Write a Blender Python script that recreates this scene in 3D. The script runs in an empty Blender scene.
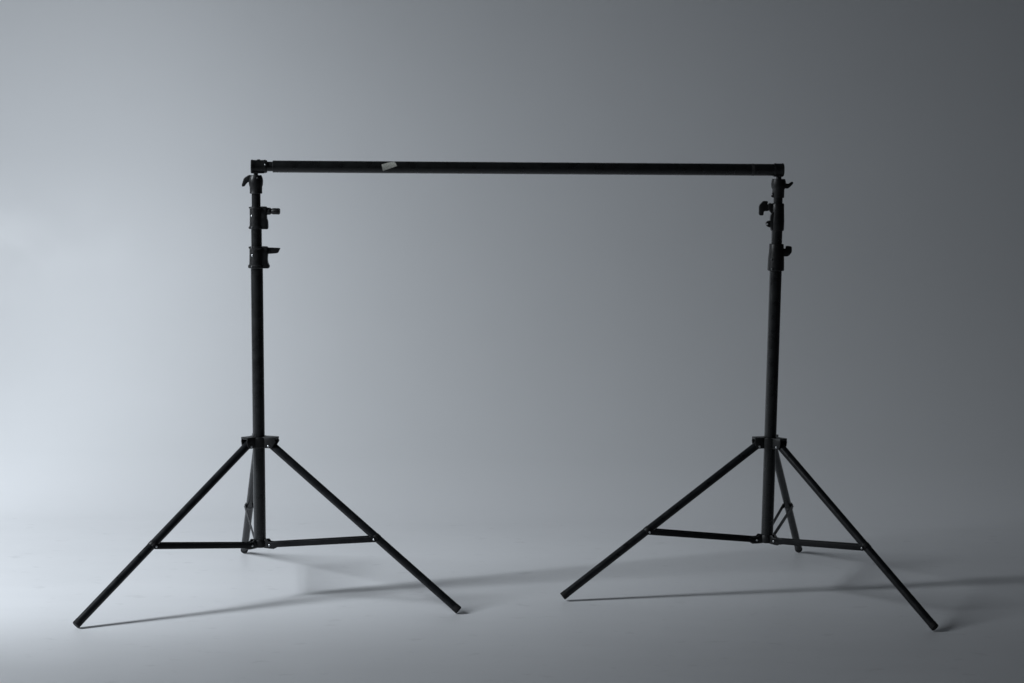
import bpy, bmesh, math
from mathutils import Vector, Matrix
R = math.radians
scene = bpy.context.scene
col = scene.collection

# ------------------------------------------------------------------ materials
def mat(name, base, rough, metallic=0.0, spec=0.5, nscale=60, namt=0.12, ramt=0.12, bump=0.0, detail=4):
    m = bpy.data.materials.new(name); m.use_nodes = True
    nt = m.node_tree; b = nt.nodes['Principled BSDF']
    b.inputs['Metallic'].default_value = metallic
    b.inputs['Specular IOR Level'].default_value = spec
    tc = nt.nodes.new('ShaderNodeTexCoord')
    n = nt.nodes.new('ShaderNodeTexNoise'); n.inputs['Scale'].default_value = nscale; n.inputs['Detail'].default_value = detail
    nt.links.new(tc.outputs['Object'], n.inputs['Vector'])
    r = nt.nodes.new('ShaderNodeMapRange'); r.inputs['From Min'].default_value = .3; r.inputs['From Max'].default_value = .7
    r.inputs['To Min'].default_value = 1 - namt; r.inputs['To Max'].default_value = 1 + namt
    nt.links.new(n.outputs['Fac'], r.inputs['Value'])
    mx = nt.nodes.new('ShaderNodeVectorMath'); mx.operation = 'SCALE'
    mx.inputs[0].default_value = base
    nt.links.new(r.outputs['Result'], mx.inputs['Scale'])
    nt.links.new(mx.outputs['Vector'], b.inputs['Base Color'])
    r2 = nt.nodes.new('ShaderNodeMapRange'); r2.inputs['From Min'].default_value = .3; r2.inputs['From Max'].default_value = .7
    r2.inputs['To Min'].default_value = rough - ramt * rough; r2.inputs['To Max'].default_value = rough + ramt * rough
    nt.links.new(n.outputs['Fac'], r2.inputs['Value']); nt.links.new(r2.outputs['Result'], b.inputs['Roughness'])
    if bump:
        n2 = nt.nodes.new('ShaderNodeTexNoise'); n2.inputs['Scale'].default_value = nscale * 6; n2.inputs['Detail'].default_value = 3
        nt.links.new(tc.outputs['Object'], n2.inputs['Vector'])
        bp = nt.nodes.new('ShaderNodeBump'); bp.inputs['Strength'].default_value = bump; bp.inputs['Distance'].default_value = .002
        nt.links.new(n2.outputs['Fac'], bp.inputs['Height']); nt.links.new(bp.outputs['Normal'], b.inputs['Normal'])
    return m

TUBE = mat('black_anodised_tube', (.0118, .0126, .0132), .30, 0, .50, 45, .25, .2)
LEGM = mat('black_painted_leg_tube', (.0100, .0110, .0128), .34, 0, .26, 50, .25, .25)
BRACE = mat('black_painted_strap', (.0095, .0100, .0112), .5, 0, .16, 60, .25, .2)
PLAST = mat('black_moulded_plastic', (.0090, .0094, .0100), .42, 0, .42, 90, .25, .2, .15)
STEEL = mat('dull_steel_rivet', (.62, .63, .64), .32, 1.0, .5, 200, .1, .2)
DARKST = mat('blackened_screw', (.09, .092, .095), .4, .8, .5, 200, .2, .2)
STICK = mat('grey_paper_label', (.50, .505, .46), .75, 0, .2, 260, .28, .05)
SEAM = mat('scuffed_black_edge', (.05, .05, .05), .5, 0, .4, 300, .6, .2)
RUBBER = mat('black_rubber', (.011, .011, .012), .7, 0, .3, 120, .2, .1)

# ------------------------------------------------------------------ mesh helpers
def link(name, bm, m, parent=None, angle=32):
    bmesh.ops.recalc_face_normals(bm, faces=bm.faces)
    me = bpy.data.meshes.new(name); bm.to_mesh(me); bm.free()
    me.materials.append(m)
    for p in me.polygons: p.use_smooth = True
    me.set_sharp_from_angle(angle=R(angle))
    o = bpy.data.objects.new(name, me); col.objects.link(o)
    if parent is not None: o.parent = parent
    return o

def frame(d):
    d = Vector(d).normalized()
    a = Vector((0, 0, 1)) if abs(d.z) < .95 else Vector((1, 0, 0))
    x = d.cross(a).normalized(); y = d.cross(x).normalized()
    return x, y, d

def lathe(bm, prof, o, d, seg=40):
    """revolve (distance along d, radius) about the axis through o"""
    o = Vector(o); x, y, d = frame(d)
    rings = []
    for (t, r) in prof:
        if r < 1e-6: rings.append([bm.verts.new(o + d * t)])
        else: rings.append([bm.verts.new(o + d * t + (x * math.cos(2 * math.pi * k / seg) + y * math.sin(2 * math.pi * k / seg)) * r) for k in range(seg)])
    for a, b in zip(rings, rings[1:]):
        for k in range(seg):
            l = (k + 1) % seg
            if len(a) == 1 and len(b) == 1: continue
            if len(a) == 1: bm.faces.new((a[0], b[k], b[l]))
            elif len(b) == 1: bm.faces.new((a[k], a[l], b[0]))
            else: bm.faces.new((a[k], a[l], b[l], b[k]))

def rod(bm, p, q, r, bev=.0012, seg=36):
    p, q = Vector(p), Vector(q); L = (q - p).length
    lathe(bm, [(0, 0), (0, r - bev), (bev, r), (L - bev, r), (L, r - bev), (L, 0)], p, q - p, seg)

def box(bm, c, ax, h, bev=.0015):
    """bevelled box: centre, three axes, half sizes"""
    vs = []
    tmp = bmesh.new(); bmesh.ops.create_cube(tmp, size=2)
    M = Matrix.Translation(Vector(c)) @ Matrix([[ax[j][i] * h[j] for j in range(3)] for i in range(3)]).to_4x4()
    bmesh.ops.transform(tmp, matrix=M, verts=tmp.verts)
    if bev: bmesh.ops.bevel(tmp, geom=tmp.edges[:], offset=bev, segments=2, affect='EDGES', profile=.5)
    merge(bm, tmp)

def merge(bm, tmp):
    idx = {}
    for v in tmp.verts: idx[v] = bm.verts.new(v.co)
    for f in tmp.faces: bm.faces.new([idx[v] for v in f.verts])
    tmp.free()

def slab(bm, pts, o, ux, uy, un, thick, bev=.0015):
    """outline (in ux, uy) given a thickness along un, edges bevelled"""
    tmp = bmesh.new()
    o, ux, uy, un = Vector(o), Vector(ux), Vector(uy), Vector(un)
    a = [tmp.verts.new(o + ux * x + uy * y - un * thick / 2) for x, y in pts]
    b = [tmp.verts.new(o + ux * x + uy * y + un * thick / 2) for x, y in pts]
    n = len(pts)
    tmp.faces.new(a); tmp.faces.new(b[::-1])
    for k in range(n): tmp.faces.new((a[k], b[k], b[(k + 1) % n], a[(k + 1) % n]))
    bmesh.ops.recalc_face_normals(tmp, faces=tmp.faces)
    if bev: bmesh.ops.bevel(tmp, geom=tmp.edges[:], offset=bev, segments=2, affect='EDGES', profile=.5)
    merge(bm, tmp)

def bolt(bm, c, d, r=.003, h=.0018):
    lathe(bm, [(-.001, r), (h * .4, r), (h * .8, r * .75), (h, r * .35), (h, 0)], c, d, 16)

def unit(az): return Vector((math.cos(R(az)), math.sin(R(az)), 0))
Z = Vector((0, 0, 1)); X = Vector((1, 0, 0)); Y = Vector((0, 1, 0))

# ------------------------------------------------------------------ a stand
PIV_R, JT = .042, .563      # leg pivot on the upper hub, brace joint along the leg

def legs_and_braces(root, base_tilt, legs, hub_z, low_z, piv_z):
    def axis(z): return Vector((base_tilt * z, 0, z))
    lug = bmesh.new(); hc = axis(hub_z)
    # upper hub: ring round the pole and three clevises
    lathe(lug, [(-.0140, .0178), (-.0140, .0262), (-.0120, .0275), (.0145, .0275), (.0165, .0262), (.0165, .0178)], hc, Z, 44)
    low = bmesh.new(); lc = axis(low_z)
    lathe(low, [(-.0112, .0), (-.0112, .0190), (-.0095, .0205), (.0095, .0205), (.0112, .0195), (.0112, .0178)], lc, Z, 44)
    for az, rad, fz in legs:
        u = unit(az); s = Z.cross(u); ex = .0055 if abs(az + 17.54) < 1 else 0
        box(lug, hc + u * (.034 + ex / 2) + Z * .0150, (u, s, Z), (.0165 + ex / 2, .0155, .0028), .0012)
        for sg in (-1, 1):
            slab(lug, [(.020, -.0138), (.042, -.0138), (.0490 + ex * .3, -.006), (.0510 + ex * 1.2, .006), (.0490 + ex * .6, .0172), (.020, .0172)],
                 hc + s * sg * .0138, u, Z, s, .0036, .0012)
        for sg in (-1, 1):
            slab(low, [(.016, -.0122), (.034, -.0132), (.046, -.0132), (.0535, -.0095), (.0555, -.0025), (.0520, .0045), (.043, .0066), (.031, .0072), (.027, .0128), (.022, .0132), (.016, .0115)],
                 lc + s * sg * .0075, u, Z, s, .0034, .001)
        slab(low, [(.017, -.0085), (.029, -.0085), (.029, .006), (.017, .006)], lc, u, Z, s, .0115, 0)
    hub = link('leg_hub', lug, PLAST, root)
    lowhub = link('brace_hub', low, PLAST, root)
    for az, rad, fz in legs:
        u = unit(az); s = Z.cross(u)
        A = axis(piv_z) + u * PIV_R
        F = u * rad + Z * fz
        d = (F - A).normalized()
        bm = bmesh.new(); rod(bm, A - d * .012, F - d * .012, .0113, .0008)
        lg = link('leg', bm, LEGM, root)
        bm = bmesh.new(); L = .016
        lathe(bm, [(0, .0110), (0, .0114), (.0006, .0116), (L - .0016, .0116), (L, .0104), (L, 0)], F - d * L, d, 36)
        link('foot_cap', bm, RUBBER, lg)
        J = A + (F - A) * JT
        n = d.cross(s).normalized()
        if n.z < 0: n = -n                         # n: upward normal of the leg
        bm = bmesh.new()
        lathe(bm, [(-.0065, .0110), (-.0065, .0117), (-.0055, .0121), (.0055, .0121), (.0065, .0117), (.0065, .0110)], J, d, 36)
        jp = J - n * .0036                         # the pin passes through the lower half of the tube
        for sg in (-1, 1):
            slab(bm, [(-.0075, .0100), (.0075, .0100), (.0065, -.0045), (0, -.0065), (-.0065, -.0045)], jp + s * sg * .0121, d, n, s, .0022, .0006)
        clip = link('brace_clip', bm, PLAST, lg)
        for sg in (-1, 1):
            bm = bmesh.new(); bolt(bm, A - u * .006 + s * sg * .0156, s * sg, .0032, .0022); link('rivet', bm, STEEL, hub)
            bm = bmesh.new(); bolt(bm, jp + s * sg * .0162, s * sg, .0031, .0022); link('rivet', bm, STEEL, lg)
        # brace: a pair of flat straps from the lower hub to the clip
        K = lc + u * .034 - Z * .002
        bd = (jp - K); BL = bd.length; bd.normalize(); bn = s.cross(bd).normalized()
        if bn.z < 0: bn = -bn
        bm = bmesh.new()
        h = .0075
        for sg in (-1, 1):
            # straps splay from the narrow hub to the wider clip
            p0 = K + s * sg * .0106; p1 = jp + s * sg * .0147
            ux = (p1 - p0).normalized(); nn = ux.cross(bn).normalized()
            pts = [(-.006, -h * .7), (-.003, -h), (BL + .003, -h), (BL + .0062, -h * .6), (BL + .0062, h * .6), (BL + .003, h), (-.003, h), (-.006, h * .7)]
            slab(bm, pts, p0, ux, bn, nn, .0019, .0005)
        br = link('brace', bm, BRACE, root)
        for sg in (-1, 1):
            bm = bmesh.new(); bolt(bm, K + s * sg * .0116, s * sg, .0032, .0022); link('rivet', bm, STEEL, br)
    return axis

def stand(name, label, loc, tilt, legs, hub_z, low_z, piv_z):
    root = bpy.data.objects.new(name, None); col.objects.link(root)
    root.location = loc; root.empty_display_size = .1
    root['label'] = label; root['category'] = 'light stand'; root['group'] = 'light stands holding up the crossbar'
    ax = legs_and_braces(root, tilt, legs, hub_z, low_z, piv_z)
    return root, ax

def pole_part(root, ax, name, z0, z1, r, m=None):
    bm = bmesh.new(); rod(bm, ax(z0), ax(z1), r, .0012, 44)
    return link(name, bm, m or TUBE, root)

def ring(bm, ax, prof):
    """lathe a list of (z, r) about the pole"""
    prof = sorted(prof)
    z0 = prof[0][0]
    lathe(bm, [(z - z0, r) for z, r in prof], ax(z0), ax(z0 + 1) - ax(z0), 44)

# ================================================================== left stand
LEFT = (-.7142, 6.3422, 0)
lroot, lax = stand('light_stand',
    'black folding tripod stand under the bar end nearest the pale label, its clamps pointing inward',
    LEFT, -.0085, [(-138.84, .6030, .0094), (-17.54, .6015, .0094), (101.23, .6000, .0094)], .4495, .1575, .442)
pole_part(lroot, lax, 'lower_tube', .1475, 1.000, .0172)
pole_part(lroot, lax, 'middle_tube', .94, 1.075, .0151)
pole_part(lroot, lax, 'upper_tube', 1.04, 1.175, .0126)

def loff(z): return lax(z) - Z * z
# upper clamp with a turned knob pointing right
bm = bmesh.new()
ring(bm, lax, [(1.0572, .0150), (1.0575, .0205), (1.0590, .0222), (1.0625, .0222), (1.0650, .0190), (1.0900, .0183), (1.1140, .0185),
               (1.1165, .0212), (1.1190, .0208), (1.1200, .0125)])
slab(bm, [(.006, 1.1203), (.0290, 1.1203), (.0315, 1.1150), (.0302, 1.0930), (.0306, 1.0850), (.0332, 1.0800), (.0338, 1.0600), (.0330, 1.0570), (.006, 1.0570)],
     loff(1.1) + Y * -.001, X, Z, Y, .0240, .0022)
clampA = link('clamp_collar', bm, PLAST, lroot)
bm = bmesh.new(); o = lax(1.1075) + X * .0285 - Y * .001
lathe(bm, [(0, .0102), (.0110, .0102), (.0125, .0085), (.0150, .0076), (.0165, .0076), (.0172, .0082), (.0195, .0090), (.0365, .0090), (.0385, .0078), (.0388, 0)], o, X + Y * -.12, 24)
link('clamp_knob', bm, PLAST, clampA)
for (x, y, z, r) in ((-.0115, -.0146, 1.0945, .0028), (-.0100, -.0198, 1.0620, .0030)):
    bm = bmesh.new(); bolt(bm, lax(z) + Vector((x, y, 0)), Vector((x, y, 0)), r, .002); link('clamp_screw', bm, STEEL if r < .0029 else DARKST, clampA)

# lower clamp with a wing lever pointing right
bm = bmesh.new()
ring(bm, lax, [(.9465, .0175), (.9467, .0232), (.9485, .0248), (.9535, .0248), (.9575, .0214), (.9800, .0204), (1.0000, .0202),
               (1.0040, .0228), (1.0070, .0224), (1.0080, .0150)])
slab(bm, [(.006, 1.0080), (.0305, 1.0080), (.0335, 1.0035), (.0318, .9700), (.0335, .9600), (.0368, .9550), (.0372, .9490), (.0350, .9465), (.006, .9465)],
     loff(1.1) + Y * -.001, X, Z, Y, .0260, .0022)
clampB = link('clamp_collar', bm, PLAST, lroot)
bm = bmesh.new()
slab(bm, [(.020, 1.0060), (.0300, 1.0055), (.0680, 1.0045), (.0672, 1.0015), (.0622, .9910), (.0580, .9893), (.0300, .9868), (.020, .9868)],
     loff(1.1) + Y * -.003, X, Z, Y, .0110, .0022)
link('clamp_lever', bm, PLAST, clampB)
for (x, y, z, m_) in ((-.0105, -.0175, .9835, STEEL), (-.0112, -.0222, .9515, DARKST), (-.0110, -.0200, 1.0055, DARKST)):
    bm = bmesh.new(); bolt(bm, lax(z) + Vector((x, y, 0)), Vector((x, y, 0)), .0034, .0022); link('clamp_screw', bm, m_, clampB)

# head collar with a bent wing screw pointing left
bm = bmesh.new()
ring(bm, lax, [(1.1565, .0122), (1.1567, .0172), (1.1585, .0180), (1.1620, .0174), (1.1750, .0178), (1.1820, .0198), (1.1930, .0204), (1.2010, .0190), (1.2080, .0160), (1.2088, .0050)])
headL = link('head_collar', bm, PLAST, lroot)
bm = bmesh.new()
slab(bm, [(-.012, 1.2085), (-.0195, 1.2090), (-.0290, 1.2035), (-.0345, 1.1985), (-.0402, 1.1800), (-.0385, 1.1752), (-.0318, 1.1768), (-.0275, 1.1835),
          (-.0225, 1.1885), (-.0200, 1.1895), (-.012, 1.1890)], loff(1.1) + Y * -.004, X, Z, Y, .0100, .0024)
link('wing_screw', bm, PLAST, headL)
bm = bmesh.new(); bolt(bm, lax(1.2010) + Vector((.0066, -.0180, 0)), (.3, -1, .1), .0022, .002); link('clamp_screw', bm, DARKST, headL)
bm = bmesh.new(); rod(bm, lax(1.190), lax(1.2220), .0064); link('spigot', bm, DARKST, lroot)

# ================================================================== right stand
RIGHT = (.7467, 6.4505, 0)
rroot, rax = stand('light_stand',
    'black folding tripod stand with a two-winged knob, under the bar end farthest from the label',
    RIGHT, .0085, [(-168.15, .6075, .0135), (-46.29, .6020, .0094), (73.63, .6040, .0094)], .4450, .1640, .4375)
pole_part(rroot, rax, 'lower_tube', .1540, 1.000, .0174)
pole_part(rroot, rax, 'middle_tube', .94, 1.075, .0155)
pole_part(rroot, rax, 'upper_tube', 1.04, 1.175, .0131)

def roff(z): return rax(z) - Z * z
# upper clamp: tall body, two-winged knob and split boss pointing left
bm = bmesh.new()
ring(bm, rax, [(1.0600, .0150), (1.0602, .0180), (1.0640, .0198), (1.0900, .0200), (1.1200, .0185), (1.1370, .0178), (1.1385, .0168), (1.1387, .0125)])
slab(bm, [(-.004, 1.1180), (-.0170, 1.1130), (-.0205, 1.1050), (-.0215, 1.0990), (-.0218, 1.0720), (-.0165, 1.0610), (-.004, 1.0600)],
     roff(1.1) + Y * -.004, X, Z, Y, .0220, .002)
slab(bm, [(-.012, 1.1370), (-.0180, 1.1385), (-.0245, 1.1400), (-.0285, 1.1350), (-.0290, 1.1240), (-.0230, 1.1150), (-.0170, 1.1080), (-.012, 1.1080)],
     roff(1.1) + Y * -.003, X, Z, Y, .0150, .002)
clampC = link('clamp_collar', bm, PLAST, rroot)
bm = bmesh.new()
slab(bm, [(-.025, 1.1380), (-.0305, 1.1340), (-.0285, 1.1430), (-.0300, 1.1450), (-.0420, 1.1452), (-.0455, 1.1420), (-.0520, 1.1345), (-.0542, 1.1290),
          (-.0542, 1.1070), (-.0520, 1.1038), (-.0425, 1.1036), (-.0405, 1.1060), (-.0400, 1.1150), (-.0370, 1.1165), (-.0310, 1.1160), (-.025, 1.1180)],
     roff(1.1) + Y * -.003, X, Z, Y, .0105, .0022)
link('wing_knob', bm, PLAST, clampC)
bm = bmesh.new()
slab(bm, [(-.018, 1.0900), (-.0300, 1.0880), (-.0340, 1.0820), (-.0335, 1.0760), (-.0290, 1.0715), (-.018, 1.0690)], roff(1.1) + Y * -.006, X, Z, Y, .0120, .002)
link('clamp_boss', bm, PLAST, clampC)
bm = bmesh.new(); bolt(bm, rax(1.0795) + Vector((-.0292, -.0120, 0)), (-.25, -1, 0), .0026, .002); link('clamp_screw', bm, STEEL, clampC)

# lower clamp with a stubby knob pointing right
bm = bmesh.new()
ring(bm, rax, [(.9452, .0176), (.9454, .0222), (.9480, .0240), (.9540, .0238), (.9800, .0232), (1.0000, .0212), (1.0200, .0208), (1.0222, .0198), (1.0224, .0150)])
clampD = link('clamp_collar', bm, PLAST, rroot)
bm = bmesh.new()
slab(bm, [(.016, 1.0130), (.0240, 1.0080), (.0255, 1.0160), (.0285, 1.0175), (.0405, 1.0165), (.0430, 1.0130), (.0428, .9990), (.0350, .9890), (.0300, .9868), (.016, .9870)],
     roff(1.1) + Y * -.003, X, Z, Y, .0120, .0024)
link('clamp_knob', bm, PLAST, clampD)
for (x, y, z) in ((-.0150, -.0180, .9790), (-.0130, -.0206, .9510)):
    bm = bmesh.new(); bolt(bm, rax(z) + Vector((x, y, 0)), Vector((x, y, 0)), .0036, .0022); link('clamp_screw', bm, DARKST, clampD)

# head collar with a wing screw pointing right
bm = bmesh.new()
ring(bm, rax, [(1.1545, .0128), (1.1547, .0165), (1.1570, .0172), (1.1780, .0172), (1.1840, .0206), (1.1930, .0214), (1.2010, .0206), (1.2080, .0184), (1.2086, .0050)])
slab(bm, [(-.010, 1.1700), (-.0180, 1.1690), (-.0180, 1.1655), (-.0160, 1.1640), (-.0200, 1.1610), (-.0200, 1.1570), (-.0175, 1.1560), (-.010, 1.1560)], roff(1.1) - Y * .006, X, Z, Y, .008, .0008)
headR = link('head_collar', bm, PLAST, rroot)
bm = bmesh.new()
slab(bm, [(.012, 1.2000), (.0200, 1.1960), (.0290, 1.1950), (.0350, 1.2000), (.0405, 1.2012), (.0430, 1.1978), (.0390, 1.1920), (.0305, 1.1835), (.0260, 1.1810), (.0200, 1.1815), (.012, 1.1830)],
     roff(1.1) + Y * -.004, X, Z, Y, .0100, .0022)
link('wing_screw', bm, PLAST, headR)
bm = bmesh.new(); rod(bm, rax(1.190), rax(1.2220), .0078); link('spigot', bm, DARKST, rroot)

# ================================================================== crossbar
PL = Vector(LEFT) + lax(1.2328) + X * .0033; PR = Vector(RIGHT) + rax(1.2340) - X * .0042
bx = (PR - PL).normalized(); BL = (PR - PL).length
by = Z.cross(bx).normalized(); bz = bx.cross(by)      # by: away from the camera, bz: up
bar = bpy.data.objects.new('crossbar', None); col.objects.link(bar); bar.location = PL
bar['label'] = 'long straight black crossbar tube resting on both tripod stands'; bar['category'] = 'crossbar'
def bl(t): return bx * t
BR = .0170
bm = bmesh.new()
lathe(bm, [(.0440, 0), (.0440, BR - .001), (.0450, BR), (BL - .0768, BR)], (0, 0, 0), bx, 48)
lathe(bm, [(BL - .0768, BR), (BL - .0766, BR - .0004), (BL - .0760, BR - .0004), (BL - .0758, BR), (BL - .008, BR), (BL - .008, 0)], (0, 0, 0), bx, 48)
link('bar_tube', bm, TUBE, bar)
bm = bmesh.new(); rod(bm, bl(.020), bl(.050), .0137, .0008); link('inner_tube', bm, TUBE, bar)
bm = bmesh.new()
lathe(bm, [(BL - .0756, BR - .0002), (BL - .0754, BR + .0004), (BL - .0682, BR + .0004), (BL - .0680, BR - .0002)], (0, 0, 0), bx, 48)
link('joint_ring', bm, SEAM, bar)
# left end bracket: socket with a raised end lip and a small screw
bm = bmesh.new()
lathe(bm, [(-.0170, 0), (-.0170, .0172), (-.0155, .0190), (-.0120, .0190), (-.0105, .0182), (.0270, .0180), (.0288, .0168), (.0290, .0135)], (0, 0, 0), bx, 44)
lathe(bm, [(.0195, .0176), (.0200, .0189), (.0240, .0189), (.0250, .0176)], (0, 0, 0), bx, 44)
box(bm, bl(.0052) + bz * .0175, (bx, by, bz), (.0042, .0060, .0022), .001)
box(bm, bl(.0020) - bz * .0150, (bx, by, bz), (.0185, .0125, .0042), .0015)
eb = link('end_bracket', bm, PLAST, bar)
bm = bmesh.new(); bolt(bm, bl(.0238) - by * .0178 + bz * .006, -by + bz * .3, .0024, .002); link('bracket_screw', bm, STEEL, eb)
# right end bracket
bm = bmesh.new(); e = BL
lathe(bm, [(e - .0105, .0160), (e - .0103, .0184), (e - .0085, .0192), (e - .0050, .0190), (e - .0030, .0184), (e + .0120, .0184), (e + .0135, .0192), (e + .0158, .0190), (e + .0172, .0176), (e + .0172, 0)], (0, 0, 0), bx, 44)
box(bm, bl(e + .001) - bz * .0150, (bx, by, bz), (.0135, .0125, .0042), .0015)
link('end_bracket', bm, PLAST, bar)
# paper label stuck on the front of the tube
bm = bmesh.new()
cs = [(.3492, -2.8), (.3850, -5.45), (.3930, -1.5), (.3530, 3.2)]
def lab(u, v, r):
    (a, b, c, d) = cs
    t = (a[0] * (1 - u) + b[0] * u) * (1 - v) + (d[0] * (1 - u) + c[0] * u) * v
    th = [math.asin(max(-1, min(1, q[1] / 5.8))) for q in cs]
    w = (th[0] * (1 - u) + th[1] * u) * (1 - v) + (th[3] * (1 - u) + th[2] * u) * v
    return bl(t) + (-by * math.cos(w) - bz * math.sin(w)) * r
N = 10
g = [[[bm.verts.new(lab(i / N, j / N, r)) for j in range(N + 1)] for i in range(N + 1)] for r in (BR + .0001, BR + .0007)]
for i in range(N):
    for j in range(N):
        for k in (0, 1): bm.faces.new((g[k][i][j], g[k][i + 1][j], g[k][i + 1][j + 1], g[k][i][j + 1]))
for i in range(N):
    for j in (0, N): bm.faces.new((g[0][i][j], g[0][i + 1][j], g[1][i + 1][j], g[1][i][j])); bm.faces.new((g[0][j][i], g[0][j][i + 1], g[1][j][i + 1], g[1][j][i]))
link('paper_label', bm, STICK, bar, 60)['label'] = 'small crooked grey paper label'

# ================================================================== seamless floor and wall
def sheet_mat(name, base, rough, spec, scuffs, mottle, foot_light=None):
    m = bpy.data.materials.new(name); m.use_nodes = True
    nt = m.node_tree; b = nt.nodes['Principled BSDF']
    b.inputs['Specular IOR Level'].default_value = spec
    tc = nt.nodes.new('ShaderNodeTexCoord')
    def noise(scale, detail, sc=(1, 1, 1)):
        mp = nt.nodes.new('ShaderNodeMapping'); mp.inputs['Scale'].default_value = sc
        nt.links.new(tc.outputs['Object'], mp.inputs['Vector'])
        n = nt.nodes.new('ShaderNodeTexNoise'); n.inputs['Scale'].default_value = scale; n.inputs['Detail'].default_value = detail
        nt.links.new(mp.outputs['Vector'], n.inputs['Vector']); return n.outputs['Fac']
    def rng(s, a, c, lo, hi):
        r = nt.nodes.new('ShaderNodeMapRange'); r.inputs['From Min'].default_value = a; r.inputs['From Max'].default_value = c
        r.inputs['To Min'].default_value = lo; r.inputs['To Max'].default_value = hi
        nt.links.new(s, r.inputs['Value']); return r.outputs['Result']
    def mul(p, q):
        x = nt.nodes.new('ShaderNodeMath'); x.operation = 'MULTIPLY'; nt.links.new(p, x.inputs[0]); nt.links.new(q, x.inputs[1]); return x.outputs[0]
    big = rng(noise(1.1, 3), .3, .7, 1 - mottle, 1 + mottle)
    med = rng(noise(5, 5, (.5, 1.6, 1)), .3, .7, 1 - mottle * .6, 1 + mottle * .6)
    scuff = rng(noise(15, 6, (.9, 1.3, 1)), .62, .74, 1.0, scuffs)   # rare darker scuffs
    f = mul(mul(big, med), scuff)
    sc = nt.nodes.new('ShaderNodeVectorMath'); sc.operation = 'SCALE'; sc.inputs[0].default_value = base
    if foot_light:      # painted light: the floor's brightened tone fades into the wall's up the curve
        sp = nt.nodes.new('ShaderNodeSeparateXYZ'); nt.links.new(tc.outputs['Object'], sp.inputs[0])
        mc = nt.nodes.new('ShaderNodeMix'); mc.data_type = 'VECTOR'; mc.inputs[4].default_value = foot_light; mc.inputs[5].default_value = base
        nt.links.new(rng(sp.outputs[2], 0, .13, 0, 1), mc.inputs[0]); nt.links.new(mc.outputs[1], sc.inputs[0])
    nt.links.new(f, sc.inputs['Scale']); nt.links.new(sc.outputs['Vector'], b.inputs['Base Color'])
    nt.links.new(rng(noise(7, 4), .3, .7, rough - .06, rough + .06), b.inputs['Roughness'])
    bp = nt.nodes.new('ShaderNodeBump'); bp.inputs['Strength'].default_value = .12; bp.inputs['Distance'].default_value = .002
    nt.links.new(noise(40, 4), bp.inputs['Height']); nt.links.new(bp.outputs['Normal'], b.inputs['Normal'])
    return m
FLOOR_BRIGHTENED = (.752, .762, .778)  # lighter than the wall, painting in the brighter light on the floor
FLOORM = sheet_mat('pale_grey_floor_brightened', FLOOR_BRIGHTENED, .48, .45, .90, .022)
WALLM = sheet_mat('pale_grey_wall_lit_foot', (.70, .711, .725), .48, .45, 1.0, .005, FLOOR_BRIGHTENED)  # foot of the curve takes on the floor's painted-in brightness

X0, X1, Y0, YS, RS, ZT = -7.0, 7.0, -1.5, 7.45, 1.2, 4.2
def sheet(name, prof, m, nx=28):
    bm = bmesh.new()
    rows = [[bm.verts.new((X0 + (X1 - X0) * i / nx, y, z)) for i in range(nx + 1)] for y, z in prof]
    for a, b in zip(rows, rows[1:]):
        for i in range(nx): bm.faces.new((a[i], a[i + 1], b[i + 1], b[i]))
    o = link(name, bm, m, None, 60); o['kind'] = 'structure'
    return o
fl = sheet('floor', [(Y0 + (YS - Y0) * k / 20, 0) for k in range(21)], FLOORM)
fl['label'] = 'pale grey painted studio floor'; fl['category'] = 'floor'
NS = 48
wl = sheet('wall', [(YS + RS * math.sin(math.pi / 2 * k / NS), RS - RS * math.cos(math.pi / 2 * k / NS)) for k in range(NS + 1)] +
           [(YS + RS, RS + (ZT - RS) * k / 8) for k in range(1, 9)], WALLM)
wl['label'] = 'pale grey studio wall curving up seamlessly from the floor'; wl['category'] = 'wall'

# ================================================================== light
w = bpy.data.worlds.new('World'); scene.world = w; w.use_nodes = True
bg = w.node_tree.nodes['Background']; bg.inputs['Color'].default_value = (.83, .905, 1.0, 1); bg.inputs['Strength'].default_value = .015

def area(name, loc, target, sx, sy, energy, color, spread=180):
    d = bpy.data.lights.new(name, 'AREA'); d.shape = 'RECTANGLE'; d.size = sx; d.size_y = sy
    d.energy = energy; d.color = color; d.spread = R(spread)
    o = bpy.data.objects.new(name, d); col.objects.link(o); o.location = loc
    v = (Vector(target) - Vector(loc)).normalized()
    o.rotation_euler = v.to_track_quat('-Z', 'Y').to_euler()
    return o
lamp = area('softbox_lamp', (-3.511, 5.283, 2.542), (-2.098, 6.108, 1.392), .55, 1.70, 209, (.88, .94, 1.0), 180).data
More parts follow.
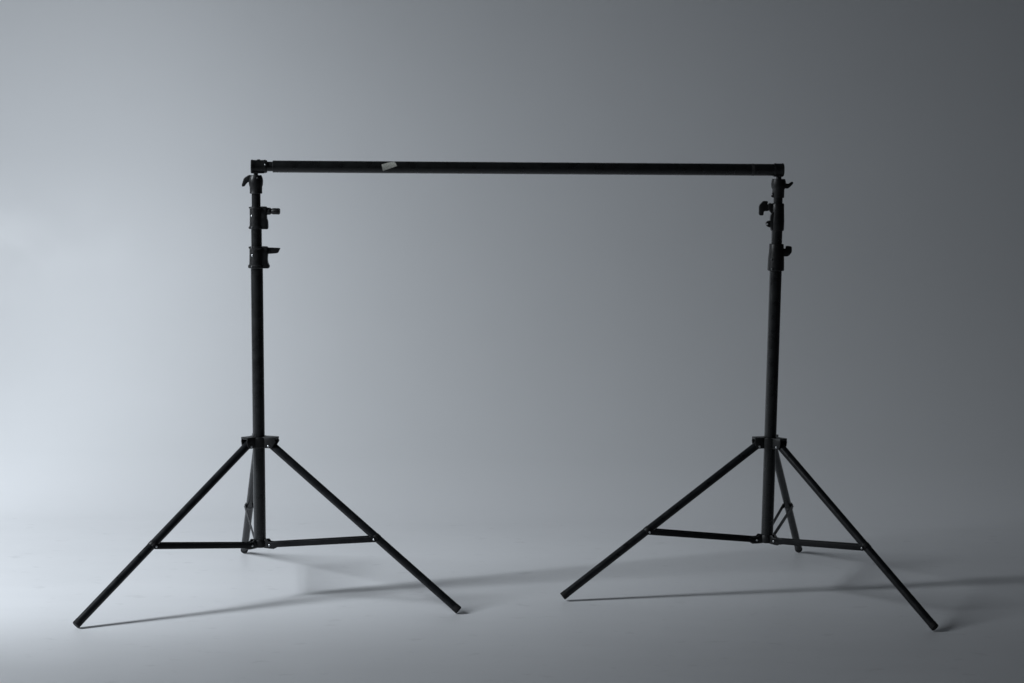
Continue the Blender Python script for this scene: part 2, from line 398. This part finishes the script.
# the beam of a gridded softbox with a barn door on the camera's side: strength by the direction the light leaves in
lamp.use_nodes = True
nt = lamp.node_tree; nt.nodes.clear(); N = nt.nodes.new; K = nt.links.new
out = N('ShaderNodeOutputLight'); em = N('ShaderNodeEmission'); K(em.outputs[0], out.inputs[0])
ge = N('ShaderNodeNewGeometry'); sx = N('ShaderNodeSeparateXYZ'); K(ge.outputs['Incoming'], sx.inputs[0])
mx = N('ShaderNodeMath'); mx.operation = 'MAXIMUM'; mx.inputs[1].default_value = .02; K(sx.outputs[0], mx.inputs[0])
dv = N('ShaderNodeMath'); dv.operation = 'DIVIDE'; K(sx.outputs[1], dv.inputs[0]); K(mx.outputs[0], dv.inputs[1])
def step(src, a, b, lo, hi):
    m = N('ShaderNodeMapRange'); m.interpolation_type = 'SMOOTHSTEP'; K(src, m.inputs['Value'])
    for k, v in (('From Min', a), ('From Max', b), ('To Min', lo), ('To Max', hi)): m.inputs[k].default_value = v
    return m.outputs[0]
def times(p, q):
    m = N('ShaderNodeMath'); m.operation = 'MULTIPLY'; K(p, m.inputs[0]); K(q, m.inputs[1]); return m.outputs[0]
side = times(step(dv.outputs[0], .052, .446, .416, 1), times(step(dv.outputs[0], .8, 1.7, 1, 1.28), step(dv.outputs[0], 1.4, 2.6, 1, .68)))
K(times(times(side, step(sx.outputs[2], -.86, -.6, .78, 1)), step(sx.outputs[2], -.784, -.024, 1, .178)), em.inputs['Strength'])

# ================================================================== camera
f = 2254.28
fw = Vector((0, .99315163, -.11683256)); rt = Vector((.99994488, .00122672, .0104279)); up = Vector((-.01049981, .11682612, .99309688))
cd = bpy.data.cameras.new('camera'); cam = bpy.data.objects.new('camera', cd); col.objects.link(cam)
cd.sensor_width = 36; cd.lens = f / 1024 * 36; cd.clip_end = 100; cd.clip_start = .05
M = Matrix((rt, up, -fw)).transposed().to_4x4(); M.translation = Vector((0, 0, 1.4915)); cam.matrix_world = M
scene.camera = cam

scene.view_settings.view_transform = 'Standard'; scene.view_settings.look = 'None'
scene.view_settings.exposure = 0; scene.view_settings.gamma = 1
scene.cycles.use_denoising = True
scene.cycles.max_bounces = 8
